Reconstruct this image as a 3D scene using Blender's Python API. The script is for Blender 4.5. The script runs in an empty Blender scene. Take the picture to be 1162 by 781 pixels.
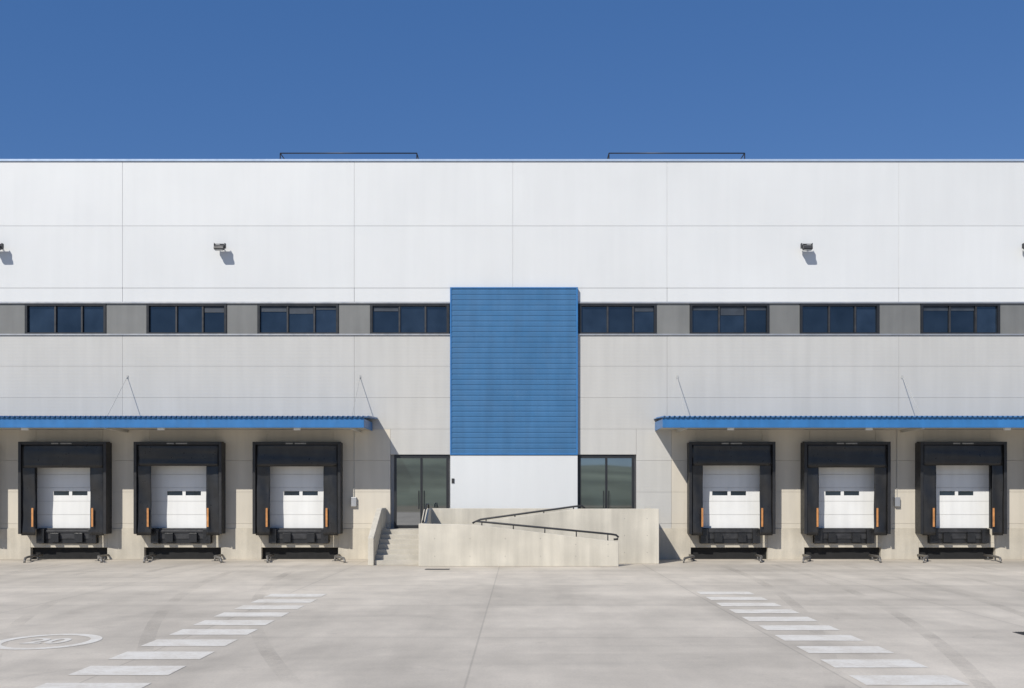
import bpy, bmesh, math, random
from mathutils import Vector, Matrix
random.seed(4)
S=bpy.context.scene
S.view_settings.view_transform='Standard'
S.view_settings.look='None'
S.view_settings.exposure=0

# facade survey helpers: drawing units (1/30 m) -> metres in the facade plane
def U(p): return (p-590)/30.0
def V(p): return 2.43+(562-p)/30.0
WY=40.0

# ---------------- materials ----------------
def mat(name,col,rough=.6,var=.08,scale=1.5,bump=0,bscale=60,metal=0,spec=.5,streak=0,island=0,speck=0,ribs=None,ior=None):
    m=bpy.data.materials.new(name); m.use_nodes=True
    nt=m.node_tree; N=nt.nodes; L=nt.links
    b=N['Principled BSDF']
    b.inputs['Roughness'].default_value=rough
    b.inputs['Metallic'].default_value=metal
    b.inputs['Specular IOR Level'].default_value=spec
    if ior: b.inputs['IOR'].default_value=ior
    tc=N.new('ShaderNodeTexCoord')
    def noise(sc,vec=None,det=4):
        n=N.new('ShaderNodeTexNoise'); n.inputs['Scale'].default_value=sc; n.inputs['Detail'].default_value=det
        L.new(vec or tc.outputs['Object'],n.inputs['Vector']); return n.outputs['Fac']
    def remap(f,a,c,lo,hi):
        r=N.new('ShaderNodeMapRange'); L.new(f,r.inputs[0])
        for i,v in zip((1,2,3,4),(a,c,lo,hi)): r.inputs[i].default_value=v
        return r.outputs[0]
    def mul(a,c):
        k=N.new('ShaderNodeMath'); k.operation='MULTIPLY'; L.new(a,k.inputs[0]); L.new(c,k.inputs[1]); return k.outputs[0]
    f=remap(noise(scale,det=6),.3,.7,1-var,1+var)
    if streak:
        mp=N.new('ShaderNodeMapping'); mp.inputs['Scale'].default_value=(2.2,2.2,.16); L.new(tc.outputs['Object'],mp.inputs['Vector'])
        f=mul(f,remap(noise(1.6,mp.outputs[0],6),.35,.7,1-streak,1+streak*.3))
    if island:
        g=N.new('ShaderNodeNewGeometry'); f=mul(f,remap(g.outputs['Random Per Island'],0,1,1-island,1+island))
    if speck:
        f=mul(f,remap(noise(45,det=3),.35,.65,1-speck,1+speck))
    mx=N.new('ShaderNodeVectorMath'); mx.operation='SCALE'; mx.inputs[0].default_value=col
    L.new(f,mx.inputs['Scale']); L.new(mx.outputs[0],b.inputs['Base Color'])
    r=remap(noise(scale*3),.3,.7,max(0,rough-.06),min(1,rough+.06)); 
    if rough>.15: L.new(r,b.inputs['Roughness'])
    h=None
    if bump: h=noise(bscale,det=5)
    if ribs:
        sx=N.new('ShaderNodeSeparateXYZ'); L.new(tc.outputs['Object'],sx.inputs[0])
        k=N.new('ShaderNodeMath'); k.operation='MULTIPLY'; k.inputs[1].default_value=2*math.pi/ribs; L.new(sx.outputs['Z'],k.inputs[0])
        s=N.new('ShaderNodeMath'); s.operation='SINE'; L.new(k.outputs[0],s.inputs[0]); h=s.outputs[0]
    if h is not None:
        bp=N.new('ShaderNodeBump'); bp.inputs['Strength'].default_value=bump or .15; bp.inputs['Distance'].default_value=.01
        L.new(h,bp.inputs['Height']); L.new(bp.outputs[0],b.inputs['Normal'])
    return m

M_white=mat('white_panel',(.655,.665,.66),.45,.03,.25,streak=.02,island=.018)
M_grey=mat('light_grey_panel',(.505,.495,.465),.5,.03,.5,streak=.05,island=.012,ribs=.125,bump=.04)
M_beige=mat('beige_panel',(.60,.55,.46),.55,.04,.8,streak=.07,island=.02)
M_band=mat('grey_band_panel',(.17,.172,.165),.5,.06,1,streak=.1,island=.14)
M_core=mat('wall_core',(.45,.45,.45),.8)
M_seal=mat('joint_seal',(.60,.60,.59),.8)
M_roof=mat('roof_membrane',(.5,.5,.5),.8)
M_cope=mat('coping_metal',(.42,.52,.66),.35,.05,metal=.2)
M_blue=mat('blue_cladding',(.045,.148,.30),.42,.05,.8,streak=.10,island=0)
M_blue2=mat('blue_fascia',(.034,.165,.40),.4,.08,2,streak=.1)
M_frame=mat('black_frame',(.018,.019,.021),.4,.1)
M_glass=mat('window_glass',(.010,.016,.026),.03,.5,1.2,spec=.8,ior=1.6,island=.5)
M_dglass=mat('door_glass',(.02,.03,.03),.02,.4,1.2,spec=1,ior=2.4,island=.3)
M_rub=mat('black_rubber',(.019,.019,.020),.33,.25,3,bump=.3,bscale=8,streak=.2)
M_dark=mat('pit_shade_black',(.012,.012,.012),.9)
M_door=mat('dock_door_white',(.78,.78,.76),.45,.03,1,streak=.07)
M_conc=mat('cast_concrete',(.58,.54,.455),.85,.12,.9,bump=.35,bscale=40,streak=.14,speck=.06)
M_conc2=mat('step_concrete',(.46,.43,.37),.85,.12,2,bump=.35,bscale=40,speck=.06)
M_plinth=mat('plinth_concrete',(.53,.485,.40),.85,.1,1.1,bump=.3,bscale=40,streak=.14,speck=.05)
M_steel=mat('galvanised_steel',(.22,.21,.195),.5,.2,5,metal=.5)
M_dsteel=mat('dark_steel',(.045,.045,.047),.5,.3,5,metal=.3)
M_shelt=mat('shelter_fabric',(.017,.017,.018),.5,.3,4,streak=.2)
M_orange=mat('orange_stripe',(.50,.22,.07),.6,.25,6)
M_alu=mat('aluminium',(.45,.45,.45),.4,.1,metal=.6)
M_plug=mat('plug_mortar',(.25,.23,.20),.9)
M_rod=mat('rod_paint',(.42,.42,.40),.5)
M_soffit=mat('soffit_sheet',(.5,.48,.43),.6,.05)
M_lamp=mat('lamp_white',(.75,.75,.72),.4)
M_logo=mat('grey_label',(.22,.22,.21),.6,.3,20)
M_terr=mat('dry_ground',(.26,.22,.15),.95,.3,.05)
M_hill=mat('hill_scrub',(.20,.23,.16),.95,.6,.03)

# ---------------- mesh builder ----------------
def link(o): S.collection.objects.link(o); return o
def empty(name,loc=(0,0,0)):
    o=bpy.data.objects.new(name,None); o.location=loc; o.empty_display_size=.3; return link(o)
class MB:
    def __init__(s): s.bm=bmesh.new()
    def box(s,x0,x1,y0,y1,z0,z1):
        v=[s.bm.verts.new((x,y,z)) for x in (x0,x1) for y in (y0,y1) for z in (z0,z1)]
        for f in ((0,1,3,2),(4,6,7,5),(0,4,5,1),(2,3,7,6),(0,2,6,4),(1,5,7,3)): s.bm.faces.new([v[i] for i in f])
        return v
    def prism(s,poly,a,b,axis):
        # axis 'y': poly in xz ; axis 'x': poly in yz ; axis 'z': poly in xy
        def P(p,t):
            return {'y':(p[0],t,p[1]),'x':(t,p[0],p[1]),'z':(p[0],p[1],t)}[axis]
        A=[s.bm.verts.new(P(p,a)) for p in poly]; B=[s.bm.verts.new(P(p,b)) for p in poly]
        n=len(poly); s.bm.faces.new(A); s.bm.faces.new(B[::-1])
        for i in range(n):
            j=(i+1)%n; s.bm.faces.new([A[i],A[j],B[j],B[i]])
    def tube(s,pts,r,n=10):
        pts=[Vector(p) for p in pts]; rings=[]
        for i,p in enumerate(pts):
            d=(pts[min(i+1,len(pts)-1)]-pts[max(i-1,0)]).normalized()
            up=Vector((0,0,1)) if abs(d.z)<.9 else Vector((1,0,0))
            a=d.cross(up).normalized(); b=d.cross(a).normalized()
            rings.append([s.bm.verts.new(p+a*r*math.cos(2*math.pi*k/n)+b*r*math.sin(2*math.pi*k/n)) for k in range(n)])
        for q,w in zip(rings,rings[1:]):
            for k in range(n): s.bm.faces.new([q[k],q[(k+1)%n],w[(k+1)%n],w[k]])
        s.bm.faces.new(rings[0]); s.bm.faces.new(rings[-1][::-1])
    def sheet(s,pts):
        s.bm.faces.new([s.bm.verts.new(p) for p in pts])
    def done(s,name,m,parent=None,bevel=0,smooth=False,recalc=True):
        if recalc: bmesh.ops.recalc_face_normals(s.bm,faces=s.bm.faces)
        me=bpy.data.meshes.new(name); s.bm.to_mesh(me); s.bm.free()
        me.materials.append(m)
        if smooth:
            for p in me.polygons: p.use_smooth=True
        o=link(bpy.data.objects.new(name,me))
        if parent:
            o.parent=parent; o.matrix_parent_inverse=Matrix.Translation(-parent.location)
        if bevel:
            b=o.modifiers.new('bevel','BEVEL'); b.width=bevel; b.segments=2; b.limit_method='ANGLE'
        return o

# ---------------- geometry constants ----------------
XL,XR=-36.0,36.0
ROOF=15.08
Z_WT,Z_WB=V(343),V(380)
Z_CAN=4.93
Z_DK=1.17
bx0,bx1=U(511),U(655.5)
docks=[-21.38,-17.05,-12.75,-8.32,7.91,12.20,16.53,20.85]

wh=empty('warehouse_building')
b=MB()
b.box(XL,XR,WY+.2,WY+45,0,ROOF-.12)
b.done('wall_core',M_core,wh)
b=MB(); b.box(XL+.3,XR-.3,WY+.5,WY+44.7,ROOF-.12,ROOF-.05); b.done('roof',M_roof,wh)
b=MB(); b.box(XL,XR,WY+.012,WY+.03,V(327)+.02,ROOF-.05); b.done('panel_joint_seal',M_seal,wh)
b=MB(); b.box(XL-.06,XR+.06,WY-.05,WY+.40,ROOF-.03,ROOF+.05); b.done('roof_coping',M_cope,wh,.01)
# white upper panels
vj=[XL,U(-388),U(-124),U(139),U(402),U(582),U(757),U(1020),U(1283),U(1546),XR]
vj=sorted(v for v in set(vj) if XL<=v<=XR)
g=.006
b=MB()
for z0,z1 in ((V(327),V(256.5)),(V(256.5),ROOF-.03)):
    for a,c in zip(vj,vj[1:]): b.box(a+g,c-g,WY,WY+.010,z0+g,z1-g)
b.done('white_cladding_panels',M_white,wh,.003)
vj2=[v for v in vj if abs(v-U(582))>.1]
b=MB()
for a,c in zip(vj2,vj2[1:]):
    if a<bx0<c or a<bx1<c or (a>bx0 and c<bx1):
        if a<bx0: b.box(a+g,bx0-.004,WY,WY+.19,Z_WT,V(327)-g)
        if c>bx1: b.box(bx1+.004,c-g,WY,WY+.19,Z_WT,V(327)-g)
    else: b.box(a+g,c-g,WY,WY+.19,Z_WT,V(327)-g)
b.done('white_lintel_panels',M_white,wh,.004)
b=MB(); b.box(XL,bx0-.01,WY-.03,WY+.02,Z_WT-.05,Z_WT+.01); b.box(bx1+.01,XR,WY-.03,WY+.02,Z_WT-.05,Z_WT+.01)
b.done('window_head_trim',M_alu,wh)
b=MB(); b.box(XL,bx0-.01,WY-.05,WY+.12,Z_WB-.02,Z_WB+.03); b.box(bx1+.01,XR,WY-.05,WY+.12,Z_WB-.02,Z_WB+.03)
b.done('window_sill_trim',M_alu,wh)

# windows band
wins=[(-226,-135),(-104,-12),(28,120),(166,257),(292,384),(420,509.5),(657,745),(783,873),(908,998),(1045,1135),(1172,1262),(1300,1390)]
wins=[(U(a),U(c)) for a,c in wins]
fr=MB(); gl=MB(); bd=MB(); mull=MB(); bl=MB()
prev=XL
zt,zb=Z_WT-.05,Z_WB+.03
def bandfill(a,c):
    n=max(1,round((c-a)/1.15)); w=(c-a)/n
    for i in range(n): bd.box(a+i*w+.008,a+(i+1)*w-.008,WY+.035,WY+.19,zb,zt)
for a,c in wins:
    if prev<bx0 and a>bx0:
        bandfill(prev,bx0) if bx0-prev>.1 else None
        prev=bx1
    if a-prev>.06: bandfill(prev,a)
    prev=c
    t=.06
    fr.box(a,c,WY+.0,WY+.14,zt-t*1.4,zt); fr.box(a,c,WY+.0,WY+.14,zb,zb+t)
    fr.box(a,a+t*1.5,WY+.0,WY+.14,zb+t,zt-t*1.4); fr.box(c-t*1.5,c,WY+.0,WY+.14,zb+t,zt-t*1.4)
    w=c-a
    xs=[a+t*1.5,a+w*.37,a+w*.70,c-t*1.5]
    for k,x in enumerate(xs[1:-1]): mull.box(x-.03,x+.03,WY+.03,WY+.135,zb+t,zt-t*1.4)
    e=[xs[0],xs[1]-.03,xs[1]+.03,xs[2]-.03,xs[2]+.03,xs[3]]
    for k in range(3):
        yy=WY+.11+random.uniform(-.004,.004)
        tl=random.uniform(-.003,.003); ti=random.uniform(-.004,.012)
        gl.sheet([(e[2*k],yy,zb+t),(e[2*k+1],yy+tl,zb+t),(e[2*k+1],yy+tl+ti,zt-t),(e[2*k],yy+ti,zt-t)])
        if random.random()<.45:
            h=random.uniform(.12,.35)
            bl.box(e[2*k]+.02,e[2*k+1]-.02,yy-.022,yy-.014,zt-t*1.4-h,zt-t*1.4-.005)
bandfill(prev,XR)
M_blind=mat('window_vent_screen',(.035,.045,.06),.5,.2,3)
bl.done('window_top_screens',M_blind,wh)
fr.done('window_frames',M_frame,wh); mull.done('window_mullions',M_dsteel,wh)
gl.done('window_glass',M_glass,wh,recalc=False); bd.done('window_band_panels',M_band,wh,.004)

# lower grey panels
def fill(mb,x0,x1,z0,z1,row=1.0,vx=None,zref=Z_WB,y=WY):
    zs=[z1]; z=zref
    while z>z0+.05:
        if z<z1-.05: zs.append(z)
        z-=row
    zs.append(z0)
    cuts=[x0]+[v for v in (vx or []) if x0+.2<v<x1-.2]+[x1]
    for a,c in zip(cuts,cuts[1:]):
        for q,w in zip(zs,zs[1:]): mb.box(a+.003,c-.003,y,y+.19,w+.003,q-.003)
dl0,dl1=U(447),U(509); dr0,dr1=U(656.5),U(720)
b=MB()
fill(b,XL,bx0-.003,Z_CAN,Z_WB-.02,1.19,vj); fill(b,bx1+.003,XR,Z_CAN,Z_WB-.02,1.19,vj)
Zh=V(516)
fill(b,U(443),bx0-.003,Zh,Z_CAN,1.19); fill(b,bx1+.003,U(722),Zh,Z_CAN,1.19)
fill(b,U(722),U(762),Z_DK,Z_CAN,1.19)
b.done('grey_cladding_panels',M_grey,wh,.003)
# dock zone walls
b=MB(); p=MB(); dk=MB()
def zone(x0,x1,ds):
    cur=x0
    for d in ds:
        fill(b,cur,d-1.25,Z_DK,Z_CAN,1.19)
        fill(b,d-1.25,d+1.25,3.75,Z_CAN,1.19)
        cur=d+1.25
    fill(b,cur,x1,Z_DK,Z_CAN,1.19)
zone(XL,U(443),docks[:4]); zone(U(762),XR,docks[4:])
b.done('dock_zone_wall_panels',M_beige,wh,.003)
cur=XL
for d in docks+[None]:
    e=XR if d is None else d-1.45
    p.box(cur,e,WY-.03,WY+.19,0,Z_DK)
    if d is None: break
    p.box(e,d+1.45,WY-.03,WY+.19,.45,.62)
    p.box(e,d-1.12,WY-.03,WY+.19,.62,Z_DK); p.box(d+1.12,d+1.45,WY-.03,WY+.19,.62,Z_DK)
    dk.box(e,d+1.45,WY+.17,WY+.196,0,.45)  # near-black backing puts the slot's shade into its colour
    cur=d+1.45
p.done('concrete_plinth',M_plinth,wh,.012); dk.done('pit_shade_backing',M_dark,wh)

# blue ribbed panel (real trapezoidal profile)
zt,zb=V(327),V(516.5)
b=MB(); pitch=.20; prof=[]; z=zb+.06; yo=WY-.16
while z<zt-.05-pitch:
    prof+= [(yo,z),(yo,z+.13),(yo+.014,z+.15),(yo+.014,z+pitch-.02)]; z+=pitch
prof.append((yo,z)); prof.append((yo,zt-.05))
for (y0,z0),(y1,z1) in zip(prof,prof[1:]):
    b.sheet([(bx0+.05,y0,z0),(bx1-.05,y0,z0),(bx1-.05,y1,z1),(bx0+.05,y1,z1)])
b.done('blue_ribbed_cladding',M_blue,wh,recalc=False)
b=MB()
b.box(bx0,bx0+.06,yo-.02,WY+.19,zb,zt); b.box(bx1-.06,bx1,yo-.02,WY+.19,zb,zt)
b.box(bx0+.06,bx1-.06,yo-.02,WY+.19,zt-.05,zt); b.box(bx0+.06,bx1-.06,yo-.02,WY+.19,zb,zb+.06)
b.done('blue_edge_trim',M_blue2,wh,.006)
b=MB()
b.box(bx0+.01,bx1-.01,WY-.14,WY+.19,Z_DK,zb-.01)
b.done('entrance_white_wall',M_white,wh,.006)
b=MB(); b.box(bx0+.06,bx0+.16,WY-.17,WY-.14,2.88,3.06); b.done('entry_intercom',M_dsteel,wh,.004)
b=MB(); b.box(U(443),bx1+3,WY-.0,WY+.19,0,Z_DK-.01); b.done('entrance_base_wall',M_plinth,wh)

# entrance doors
fr=MB(); gl=MB(); hd=MB()
for a,c in ((dl0,dl1),(dr0,dr1)):
    y0,y1=WY+.06,WY+.16; t=.09
    fr.box(a,a+t,y0,y1,Z_DK,Zh); fr.box(c-t,c,y0,y1,Z_DK,Zh); fr.box(a+t,c-t,y0,y1,Zh-.13,Zh); fr.box(a+t,c-t,y0,y1,Z_DK,Z_DK+.12)
    m=(a+c)/2
    fr.box(m-.04,m+.04,y0,y1,Z_DK+.12,Zh-.13)
    for q,w in ((a+t,m-.04),(m+.04,c-t)):
        o=random.uniform(-.006,.006)
        gl.sheet([(q,y0+.05,Z_DK+.12),(w,y0+.05+o,Z_DK+.12),(w,y0+.05+o,Zh-.13),(q,y0+.05,Zh-.13)])
    hd.tube([(m-.1,y0-.05,1.9),(m-.1,y0-.05,2.6)],.015); hd.tube([(m+.1,y0-.05,1.9),(m+.1,y0-.05,2.6)],.015)
fr.done('entrance_door_frames',M_frame,wh); gl.done('entrance_door_glass',M_dglass,wh,recalc=False); hd.done('door_handles',M_dsteel,wh)

# ---------------- canopies ----------------
def canopy(x0,x1,rods):
    e=empty('dock_canopy',((x0+x1)/2,WY-1.1,5.1))
    D=2.2; yf=WY-D
    b=MB(); b.box(x0,x1,yf,yf+.06,4.84,5.18); b.box(x0,x0+.05,yf+.06,WY-.01,4.86,5.18); b.box(x1-.05,x1,yf+.06,WY-.01,4.86,5.18)
    b.done('fascia',M_blue2,e,.01)
    b=MB(); x=x0-.05
    top=[];
    while x<x1+.05:
        top+=[(x,5.215),(x+.07,5.215),(x+.09,5.265),(x+.14,5.265),(x+.16,5.215)]; x+=.18
    for (a,za),(c,zc) in zip(top,top[1:]):
        if c-a<1e-6: continue
        b.sheet([(a,yf-.08,za),(c,yf-.08,zc),(c,WY-.01,zc+.10),(a,WY-.01,za+.10)])
    b.done('roof_sheet',M_blue2,e,recalc=False).modifiers.new('s','SOLIDIFY').thickness=.012
    b=MB(); b.box(x0,x1,yf-.03,yf+.02,5.175,5.20); b.done('top_flashing',M_blue,e)
    b=MB(); b.box(x0+.05,x1-.05,yf+.06,WY-.01,4.90,4.94); b.done('soffit',M_soffit,e)
    b=MB(); r2=MB()
    for r in rods:
        r2.tube([(r,yf+.25,5.28),(r,WY-.02,6.9)],.011,8); r2.box(r-.035,r+.035,WY-.02,WY-.001,6.84,6.96)
        b.box(r-.05,r+.05,yf+.06,WY-.01,4.80,4.90)
    r2.done('tie_rods',M_rod,e); b.done('support_beams',M_soffit,e)
    b=MB()
    n=int((x1-x0)/4.3)
    for i in range(n):
        xx=x0+(i+.5)*(x1-x0)/n
        b.box(xx-.12,xx+.12,yf+.25,yf+.37,4.77,4.895)
    b.done('under_canopy_lamps',M_lamp,e,.01)
canopy(XL+1,(413-590)/31.75,[-32,-23.6,-14.85,-6.05])
canopy((752-590)/31.75,XR-1,[5.95,14.45,23.2,32])

# ---------------- docks ----------------
def dock(x,side,idx):
    e=empty('loading_dock',(x,WY,0))
    W=1.62 if x<0 else 1.59
    T=4.40; F=WY-.6
    b=MB()
    b.box(x-W,x-W+.07,F,WY-.005,.98,T); b.box(x+W-.07,x+W,F,WY-.005,.98,T)
    b.prism([(F,T-.07),(F,T),(WY-.005,T+.05),(WY-.005,T-.07)],x-W+.07,x+W-.07,'x')
    b.done('shelter_sides',M_shelt,e,.01)
    b=MB()
    b.box(x-W-.02,x-W+.09,F-.03,F-.002,.98,T+.02); b.box(x+W-.09,x+W+.02,F-.03,F-.002,.98,T+.02)
    b.box(x-W+.09,x+W-.09,F-.03,F-.002,T-.09,T+.02)
    b.done('shelter_frame',M_shelt,e,.01)
    b=MB()
    def curtain(x0,x1,z0,z1,y,nx,nz,amp):
        vs=[[None]*(nz+1) for _ in range(nx+1)]
        ph=random.uniform(0,6); ph2=random.uniform(0,6)
        for i in range(nx+1):
            for j in range(nz+1):
                u=i/nx; v=j/nz
                dy=amp*math.sin(u*5+ph+v*2.1)*.6+amp*math.sin(v*7+ph2)*.5+amp*.3*math.sin(v*17+u*3+ph)
                vs[i][j]=b.bm.verts.new((x0+(x1-x0)*u,y+dy,z0+(z1-z0)*v))
        for i in range(nx):
            for j in range(nz): b.bm.faces.new([vs[i][j],vs[i+1][j],vs[i+1][j+1],vs[i][j+1]])
    curtain(x-W+.08,x-1.04+random.uniform(-.06,.06),.93,T-.06,F+.06,8,24,.036)
    curtain(x+1.04+random.uniform(-.06,.06),x+W-.08,.93,T-.06,F+.06,8,24,.036)
    o=b.done('side_curtains',M_rub,e,smooth=True,recalc=False); o.modifiers.new('s','SOLIDIFY').thickness=.006
    b=MB(); curtain(x-W+.09,x+W-.09,3.50+random.uniform(-.05,.05),T-.05,F+.005,16,8,.016)
    o=b.done('head_curtain',M_rub,e,smooth=True,recalc=False); o.modifiers.new('s','SOLIDIFY').thickness=.006
    b=MB(); b.box(x-.40,x-.14,F-.034,F-.03,T-.07,T-.02);b.box(x-.06,x+.36,F-.034,F-.03,T-.07,T-.02); b.done('maker_label',M_logo,e)
    b=MB(); b.box(x-1.15,x-1.08,F-.012,F-.006,1.25,1.95); b.box(x+1.08,x+1.15,F-.012,F-.006,1.25,1.95)
    b.done('guide_stripes',M_orange,e)
    # door
    b=MB(); ph=.51; z=Z_DK+.01; k=0
    while z<3.70:
        z1=min(z+ph,3.75)
        if k==2:
            b.box(x-1.245,x-.62,WY+.08,WY+.14,z+.004,z1-.004); b.box(x-.04,x+.08,WY+.08,WY+.14,z+.004,z1-.004); b.box(x+.66,x+1.245,WY+.08,WY+.14,z+.004,z1-.004)
            for q,w in ((x-.62,x-.04),(x+.08,x+.66)):
                b.box(q,w,WY+.08,WY+.14,z+.004,z+.22); b.box(q,w,WY+.08,WY+.14,z+.38,z1-.004)
            gz=z
        else: b.box(x-1.245,x+1.245,WY+.08,WY+.14,z+.004,z1-.004)
        z+=ph; k+=1
    b.done('sectional_door',M_door,e,.003)
    b=MB()
    for q,w in ((x-.62,x-.04),(x+.08,x+.66)): b.box(q+.003,w-.003,WY+.1,WY+.12,gz+.223,gz+.377)
    b.done('door_windows',M_glass,e)
    b=MB(); b.box(x-1.33,x-1.251,WY-.04,WY+.14,Z_DK,3.8); b.box(x+1.251,x+1.33,WY-.04,WY+.14,Z_DK,3.8)
    b.done('door_frame',M_frame,e)
    # leveller + bumpers
    b=MB(); b.box(x-1.1,x+1.1,WY-.12,WY+.18,.78,Z_DK+.01); b.box(x-1.1,x+1.1,WY-.09,WY+.18,.62,.775)
    b.box(x-1.0,x+1.0,WY-.16,WY-.12,1.02,1.10)
    b.done('dock_leveller',M_dsteel,e,.008)
    b=MB()
    for s in (-1,1):
        b.box(x+s*.98-.14,x+s*.98+.14,WY-.28,WY-.125,.62,1.16)
        for zz in (.76,.91,1.06): b.tube([(x+s*.98,WY-.30,zz),(x+s*.98,WY-.275,zz)],.025,8)
    b.box(x-.6,x-.3,WY-.25,WY-.125,.66,1.0); b.box(x+.3,x+.6,WY-.25,WY-.125,.66,1.0)
    b.box(x-1.1,x+1.1,WY-.10,WY-.092,.60,.77)
    b.done('rubber_bumpers',M_rub,e,.01)
    # wheel guides
    b=MB()
    for s in (-1,1):
        xb=x+s*1.25+.25*side; sk=.35*side+.12*s; zz=.17
        path=[(xb,WY-.06,zz),(xb,WY-1.0,zz),(xb+sk*.5,WY-1.5,zz),(xb+sk,WY-1.9,zz-.01),(xb+sk*1.1,WY-2.0,zz*.55),(xb+sk*1.12,WY-2.03,.0)]
        b.tube(path,.042,10)
        for yy in (WY-.4,WY-1.0): b.tube([(xb,yy,0),(xb,yy,zz-.01)],.03,8); b.box(xb-.1,xb+.1,yy-.1,yy+.1,.006,.018)
    b.done('wheel_guides',M_steel,e,smooth=True)
    if idx in (3,5):
        b=MB(); b.box(x+1.95,x+2.15,WY-.12,WY-.002,2.0,2.35); b.done('control_box',M_alu,e,.01)
        b=MB(); b.tube([(x+2.05,WY-.03,2.35),(x+2.05,WY-.03,4.88)],.010,6); b.done('conduit',M_rod,e)
for i,d in enumerate(docks): dock(d,1 if d<0 else -1,i)

# ---------------- ramp + stairs ----------------
r=empty('concrete_ramp',(0,38,0))
b=MB()
b.prism([(-3.45,0),(3.36,0),(3.36,.84),(-1.5,1.42),(-3.45,1.46)],36.0,36.2,'y')
b.prism([(-1.5,0),(4.92,0),(4.92,1.95),(2.02,1.95),(-1.5,1.47)],37.4,37.6,'y')
b.prism([(36.205,0),(38.795,0),(38.795,1.93),(37.9,1.93),(36.8,1.46),(36.205,1.45)],-3.445,-3.25,'x')
b.box(4.72,4.915,37.605,WY-.04,0,1.947)
b.box(-3.45,2.02,38.8,38.98,0,1.945)
b.done('parapet_walls',M_conc,r,.015)
b=MB()
for xx in (-2.9,-1.7,-.5,.7,1.9,3.0):
    for zz in (.35,.75 if xx>1 else .95): b.tube([(xx,35.997,zz),(xx,36.01,zz)],.014,10)
for xx in (3.7,4.5):
    for zz in (.4,1.0,1.6): b.tube([(xx,37.397,zz),(xx,37.41,zz)],.014,10)
b.done('formwork_plugs',M_plug,r)
b=MB()
b.prism([(3.3,.004),(3.3,.03),(-1.5,.6),(-3.25,.6),(-3.25,.004)],36.2,37.398,'y')
b.prism([(-3.249,.004),(-3.249,.602),(-1.505,.602),(-1.505,.004)],37.4,38.798,'y')
b.prism([(-1.5,.004),(-1.5,.6),(2.02,1.15),(4.715,1.17),(4.715,.004)],37.602,38.798,'y')
b.box(2.03,4.714,38.8,WY-.04,.004,1.172)
b.done('ramp_floor',M_conc2,r)
st=empty('concrete_stairs',(-4.3,38,0))
b=MB(); y0=36.65; run=.33; n=7; pr=[(y0,.004)]
for i in range(n):
    pr.append((y0+i*run,(i+1)*Z_DK/n)); 
    if i<n-1: pr.append((y0+(i+1)*run,(i+1)*Z_DK/n))
pr+=[(WY-.04,Z_DK),(WY-.04,.004)]
b.prism(pr,-5.045,-3.455,'x')
b.done('steps',M_conc2,st,.008)
b=MB(); b.box(-3.45,2.025,38.985,WY-.041,.004,Z_DK-.001); b.done('landing',M_conc2,st)
b=MB(); b.prism([(36.5,0),(WY-.04,0),(WY-.04,1.95),(38.7,1.95),(36.5,.95)],-5.25,-5.05,'x'); b.done('side_wall',M_conc,st,.015)

def railing(name,pts,posts,rr=.03):
    e=empty(name,pts[0]); b=MB(); b.tube(pts,rr,10)
    for (x,y,z0,z1) in posts: b.tube([(x,y,z0),(x,y,z1)],.02,8)
    b.done('rail_tube',M_frame,e,smooth=True)
def lerp(a,b,t): return a+(b-a)*t
pts=[(-1.62,36.1,1.47),(-1.5,36.1,1.54),(3.1,36.1,1.10),(3.28,36.1,1.07),(3.36,36.1,1.0),(3.34,36.1,.93),(3.2,36.1,.92)]
railing('ramp_handrail',pts,[(lerp(-1.3,3.0,t),36.1,lerp(1.40,.87,t)-.02,lerp(1.52,1.11,t)) for t in (0,.25,.5,.75,1)],.036)
railing('ramp_handrail',[(-1.55,37.5,1.50),(-1.4,37.5,1.57),(1.95,37.5,2.03),(2.2,37.5,2.05),(2.3,37.5,1.96)],[(lerp(-1.2,1.9,t),37.5,lerp(1.5,1.9,t),lerp(1.6,2.02,t)) for t in (0,.33,.66,1)],.036)
railing('stair_handrail',[(-3.35,36.3,1.5),(-3.35,36.7,1.57),(-3.35,37.9,2.1),(-3.35,38.7,2.1),(-3.35,38.78,1.95)],[(-3.35,36.8,1.44,1.6),(-3.35,37.9,1.9,2.1)])

# ---------------- floodlights ----------------
for px in (1,252,913,1163):
    x=U(px); z=V(282); e=empty('wall_floodlight',(x,WY,z))
    b=MB(); b.box(x-.07,x+.07,WY-.03,WY-.001,z-.02,z+.16); b.tube([(x,WY-.03,z+.10),(x,WY-.25,z+.10)],.022,8)
    b.box(x-.21,x-.19,WY-.36,WY-.20,z-.06,z+.12); b.box(x+.19,x+.21,WY-.36,WY-.20,z-.06,z+.12); b.box(x-.19,x+.19,WY-.26,WY-.23,z+.095,z+.115)
    b.done('bracket',M_dsteel,e)
    b=MB(); b.prism([(WY-.50,z-.12),(WY-.48,z-.02),(WY-.24,z+.08),(WY-.16,z+.04),(WY-.20,z-.04),(WY-.38,z-.15)],x-.18,x+.18,'x'); b.done('lamp_housing',M_dsteel,e,.01)
    b=MB(); b.prism([(WY-.48,z-.145),(WY-.38,z-.175),(WY-.22,z-.07),(WY-.25,z-.055)],x-.15,x+.15,'x'); b.done('lamp_glass',M_dglass,e)

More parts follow.
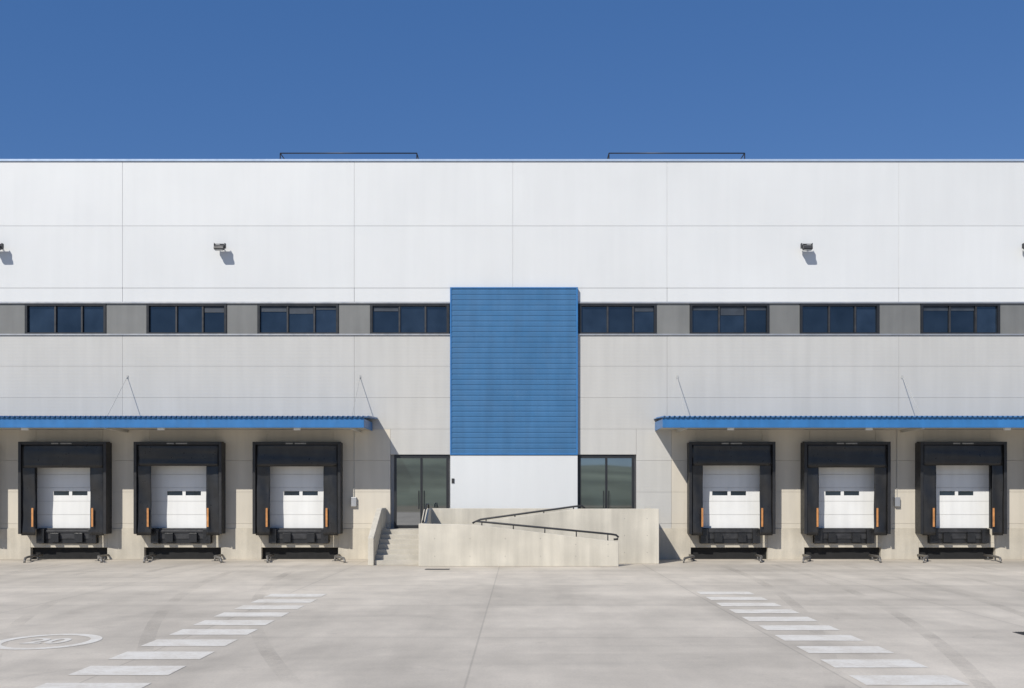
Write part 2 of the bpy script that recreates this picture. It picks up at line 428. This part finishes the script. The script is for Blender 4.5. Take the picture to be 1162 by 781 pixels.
# ---------------- roof guardrails ----------------
for a,c in ((318,473),(691,845)):
    x0,x1=(a-590)*41.5/1200,(c-590)*41.5/1200; y=41.5; zt=2.43+(562-174)*41.5/1200
    e=empty('roof_guardrail',(x0,y,15)); b=MB()
    b.tube([(x0,y,14.95),(x0,y,zt)],.022,8); b.tube([(x1,y,14.95),(x1,y,zt)],.022,8)
    b.tube([(x0,y,zt),(x1,y,zt)],.024,8)
    b.tube([(x0,y,zt),(x0,y+1.2,zt)],.02,8); b.tube([(x1,y,zt),(x1,y+1.2,zt)],.02,8)
    b.tube([(x0,y+1.2,14.95),(x0,y+1.2,zt)],.022,8); b.tube([(x1,y+1.2,14.95),(x1,y+1.2,zt)],.022,8)
    b.done('rails',M_frame,e,smooth=True)

# ---------------- ground ----------------
b=MB(); b.sheet([(-3000,-3000,-.03),(3000,-3000,-.03),(3000,3000,-.03),(-3000,3000,-.03)]); b.done('ground',M_terr)
m=bpy.data.materials.new('yard_concrete'); m.use_nodes=True; nt=m.node_tree; N=nt.nodes; L=nt.links; bs=N['Principled BSDF']
tc=N.new('ShaderNodeTexCoord'); sp=N.new('ShaderNodeSeparateXYZ'); L.new(tc.outputs['Object'],sp.inputs[0])
def math_(op,a,c=None,d=None):
    k=N.new('ShaderNodeMath'); k.operation=op
    for i,v in enumerate((a,c,d)):
        if v is None: continue
        if isinstance(v,(int,float)): k.inputs[i].default_value=v
        else: L.new(v,k.inputs[i])
    return k.outputs[0]
def nz(sc,scale=(1,1,1),det=6,rough=.55,rot=0,dist=0):
    mp=N.new('ShaderNodeMapping'); mp.inputs['Scale'].default_value=scale; mp.inputs['Rotation'].default_value=(0,0,rot); L.new(tc.outputs['Object'],mp.inputs[0])
    n=N.new('ShaderNodeTexNoise'); n.inputs['Scale'].default_value=sc; n.inputs['Detail'].default_value=det; n.inputs['Roughness'].default_value=rough; n.inputs['Distortion'].default_value=dist
    L.new(mp.outputs[0],n.inputs[0]); return n.outputs['Fac']
def mr(f,a,c,lo,hi):
    r=N.new('ShaderNodeMapRange'); L.new(f,r.inputs[0])
    for i,v in zip((1,2,3,4),(a,c,lo,hi)): r.inputs[i].default_value=v
    return r.outputs[0]
def joint(o,off,per,w):
    t=math_('DIVIDE',math_('ADD',o,off),per); fr_=math_('FRACT',t)
    dd=math_('MINIMUM',fr_,math_('SUBTRACT',1.0,fr_)); dd=math_('MULTIPLY',dd,per)
    return dd,math_('FLOOR',t)
jx,fx=joint(sp.outputs['X'],100.7,5.0,.02); jy,fy=joint(sp.outputs['Y'],101.5,5.2,.02)
jm=mr(math_('MINIMUM',jx,jy),.006,.022,.80,1.0)
halo=mr(math_('MINIMUM',jx,jy),.0,.35,.96,1.0)
cx=N.new('ShaderNodeCombineXYZ'); L.new(fx,cx.inputs[0]); L.new(fy,cx.inputs[1])
wn=N.new('ShaderNodeTexWhiteNoise'); wn.noise_dimensions='2D'; L.new(cx.outputs[0],wn.inputs['Vector'])
f=math_('MULTIPLY',jm,halo); f=math_('MULTIPLY',f,mr(wn.outputs['Value'],0,1,.93,1.05))
f=math_('MULTIPLY',f,mr(nz(.22,det=8,rough=.6,dist=.6),.35,.68,.84,1.07))
f=math_('MULTIPLY',f,mr(nz(1.1,(1,.5,1),det=8,rough=.65),.35,.7,.89,1.06))
f=math_('MULTIPLY',f,mr(nz(.5,(1,.10,1),det=5,rot=.25),.50,.72,1.0,.84))
f=math_('MULTIPLY',f,mr(nz(.45,(.12,1.2,1),det=5,rot=-.1),.50,.70,1.0,.86))
f=math_('MULTIPLY',f,mr(nz(.16,(.4,1,1),det=7,rough=.6,dist=1.2),.52,.64,1.0,1.10))
f=math_('MULTIPLY',f,mr(nz(.9,det=7,rough=.7,dist=.8),.60,.72,1.0,.86))
f=math_('MULTIPLY',f,mr(nz(25,det=5,rough=.7),.3,.7,.92,1.07))
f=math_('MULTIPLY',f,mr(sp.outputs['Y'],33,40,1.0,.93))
sc=N.new('ShaderNodeVectorMath'); sc.operation='SCALE'; sc.inputs[0].default_value=(.63,.565,.47); L.new(f,sc.inputs['Scale'])
L.new(sc.outputs[0],bs.inputs['Base Color']); bs.inputs['Roughness'].default_value=.8
bp=N.new('ShaderNodeBump'); bp.inputs['Strength'].default_value=.25; bp.inputs['Distance'].default_value=.01; L.new(nz(30,det=6,rough=.7),bp.inputs['Height']); L.new(bp.outputs[0],bs.inputs['Normal'])
b=MB(); b.sheet([(-75,-70,0),(75,-70,0),(75,WY+.25,0),(-75,WY+.25,0)]); b.done('concrete_yard',m)

# faint rubber tyre marks left by trucks backing onto the docks
tm=bpy.data.materials.new('tyre_rubber_trace'); tm.use_nodes=True; nt=tm.node_tree; N=nt.nodes; L=nt.links; bs=N['Principled BSDF']; bs.inputs['Roughness'].default_value=.8
bs.inputs['Base Color'].default_value=(.16,.145,.125,1)
tc=N.new('ShaderNodeTexCoord')
L.new(math_('MULTIPLY',mr(nz(.35,det=4),.42,.65,0,.17),mr(nz(9,det=5),.3,.65,.3,1)),bs.inputs['Alpha'])
b=MB()
def track(x0,y0,x1,y1,cv):
    for off in (-.95,.95):
        L_=[]; R_=[]
        for k in range(25):
            t=k/24; y=y0+(y1-y0)*t; x=x0+(x1-x0)*(t**cv)+off
            L_.append((x-.13,y,.0022)); R_.append((x+.13,y,.0022))
        for k in range(24): b.sheet([L_[k],R_[k],R_[k+1],L_[k+1]])
for d_,x1,cv in ((docks[1],-9,2.2),(docks[2],-3,2.4),(docks[3],-.5,2.0),(docks[4],2.5,2.2),(docks[5],6,2.6),(docks[6],10,2.0)):
    track(d_,37,x1,6,cv)
b.done('tyre_marks',tm,recalc=False)

# worn paint
pm=bpy.data.materials.new('worn_white_paint'); pm.use_nodes=True; nt=pm.node_tree; N=nt.nodes; L=nt.links; bs=N['Principled BSDF']; bs.inputs['Roughness'].default_value=.7
tc=N.new('ShaderNodeTexCoord')
n1=nz(2.2,det=8,rough=.7); n2=nz(14,det=6,rough=.7)
f=mr(math_('ADD',math_('MULTIPLY',n1,.6),math_('MULTIPLY',n2,.4)),.44,.60,.05,.8)
mx=N.new('ShaderNodeMix'); mx.data_type='RGBA'; L.new(f,mx.inputs['Factor']); mx.inputs['A'].default_value=(.78,.745,.67,1); mx.inputs['B'].default_value=(.61,.555,.47,1)
L.new(mx.outputs['Result'],bs.inputs['Base Color'])
def stripes(xc,first,n,pitch,w,dep):
    b=MB()
    for i in range(n):
        y=first-i*pitch; j=random.uniform(-.02,.02)
        b.sheet([(xc-w/2+j,y-dep/2,.005),(xc+w/2+j,y-dep/2,.005),(xc+w/2+j,y+dep/2,.005),(xc-w/2+j,y+dep/2,.005)])
    b.done('pedestrian_stripes_marking',pm,recalc=False)
stripes(-5.42,25.6,16,1.37,1.36,.78)
stripes(5.08,26.2,16,1.37,1.32,.74)
# roundel
e=empty('speed_roundel_marking',(-7.85,17.55,.005)); b=MB(); n=64
def ell(r,k): return (-7.85+r*math.cos(2*math.pi*k/n),17.55+r*1.15*math.sin(2*math.pi*k/n),.005)
for k in range(n): b.sheet([ell(.66,k),ell(.84,k),ell(.84,k+1),ell(.66,k+1)])
b.done('ring',pm,e,recalc=True)
cu=bpy.data.curves.new('numeral','FONT'); cu.body='20'; cu.size=.68; cu.offset=.02; cu.align_x='CENTER'; cu.align_y='CENTER'
to=link(bpy.data.objects.new('numeral',cu)); cu.materials.append(pm); to.scale=(1,1.3,1); to.location=(0,0,0.001); to.parent=e
# drain cover by the ramp; right plate stands in for an unidentified dark mark
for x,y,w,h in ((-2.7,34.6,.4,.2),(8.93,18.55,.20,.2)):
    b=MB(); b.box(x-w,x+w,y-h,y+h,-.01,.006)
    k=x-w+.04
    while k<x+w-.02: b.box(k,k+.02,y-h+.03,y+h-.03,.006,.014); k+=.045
    b.done('slatted_ground_plate',M_dsteel)

# distant hills behind the yard (seen in glass reflections)
b=MB(); nx=120; rows=[]
for j,(yy,h) in enumerate(((-170,0),(-220,5),(-300,14),(-420,20),(-560,6))):
    row=[]
    for i in range(nx+1):
        x=-900+1800*i/nx
        z=h*(.7+.4*math.sin(x*.011+j)+.25*math.sin(x*.031+2*j)+.1*random.random()) if h else -.1
        row.append(b.bm.verts.new((x,yy+8*random.random(),z)))
    rows.append(row)
for q,w in zip(rows,rows[1:]):
    for i in range(nx): b.bm.faces.new([q[i],q[i+1],w[i+1],w[i]])
b.done('hills',M_hill,smooth=True)

# ---------------- light ----------------
d=Vector((.40,.66,-.66)).normalized()
el=math.asin(-d.z); rot=math.atan2(-d.x,-d.y)
w=bpy.data.worlds.new('World'); S.world=w; w.use_nodes=True; N=w.node_tree.nodes; L=w.node_tree.links
sk=N.new('ShaderNodeTexSky'); sk.sky_type='NISHITA'; sk.sun_disc=False; sk.sun_elevation=el; sk.sun_rotation=rot%(2*math.pi)
sk.altitude=2000; sk.air_density=1.0; sk.dust_density=0.0; sk.ozone_density=3
bg=N['Background']; bg.inputs['Strength'].default_value=.12
mx=N.new('ShaderNodeMix'); mx.data_type='RGBA'; mx.inputs['Factor'].default_value=.6
L.new(sk.outputs[0],mx.inputs['A']); mx.inputs['B'].default_value=(.18,.98,3.1,1)
L.new(mx.outputs['Result'],bg.inputs[0])
sl=bpy.data.lights.new('sun','SUN'); sl.energy=4.3; sl.angle=math.radians(.53); sl.color=(1,.955,.88)
so=link(bpy.data.objects.new('sun',sl)); so.rotation_euler=d.to_track_quat('-Z','Y').to_euler(); so.location=(-30,-40,50)

# ---------------- camera ----------------
cd=bpy.data.cameras.new('camera'); cam=link(bpy.data.objects.new('camera',cd)); cam.location=(0,0,2.43); cam.rotation_euler=(math.radians(90),0,0)
cd.sensor_width=36; cd.lens=1200/1162*36; cd.shift_x=-9/1162; cd.shift_y=171.5/1162; cd.clip_end=6000; cd.clip_start=.1
S.camera=cam
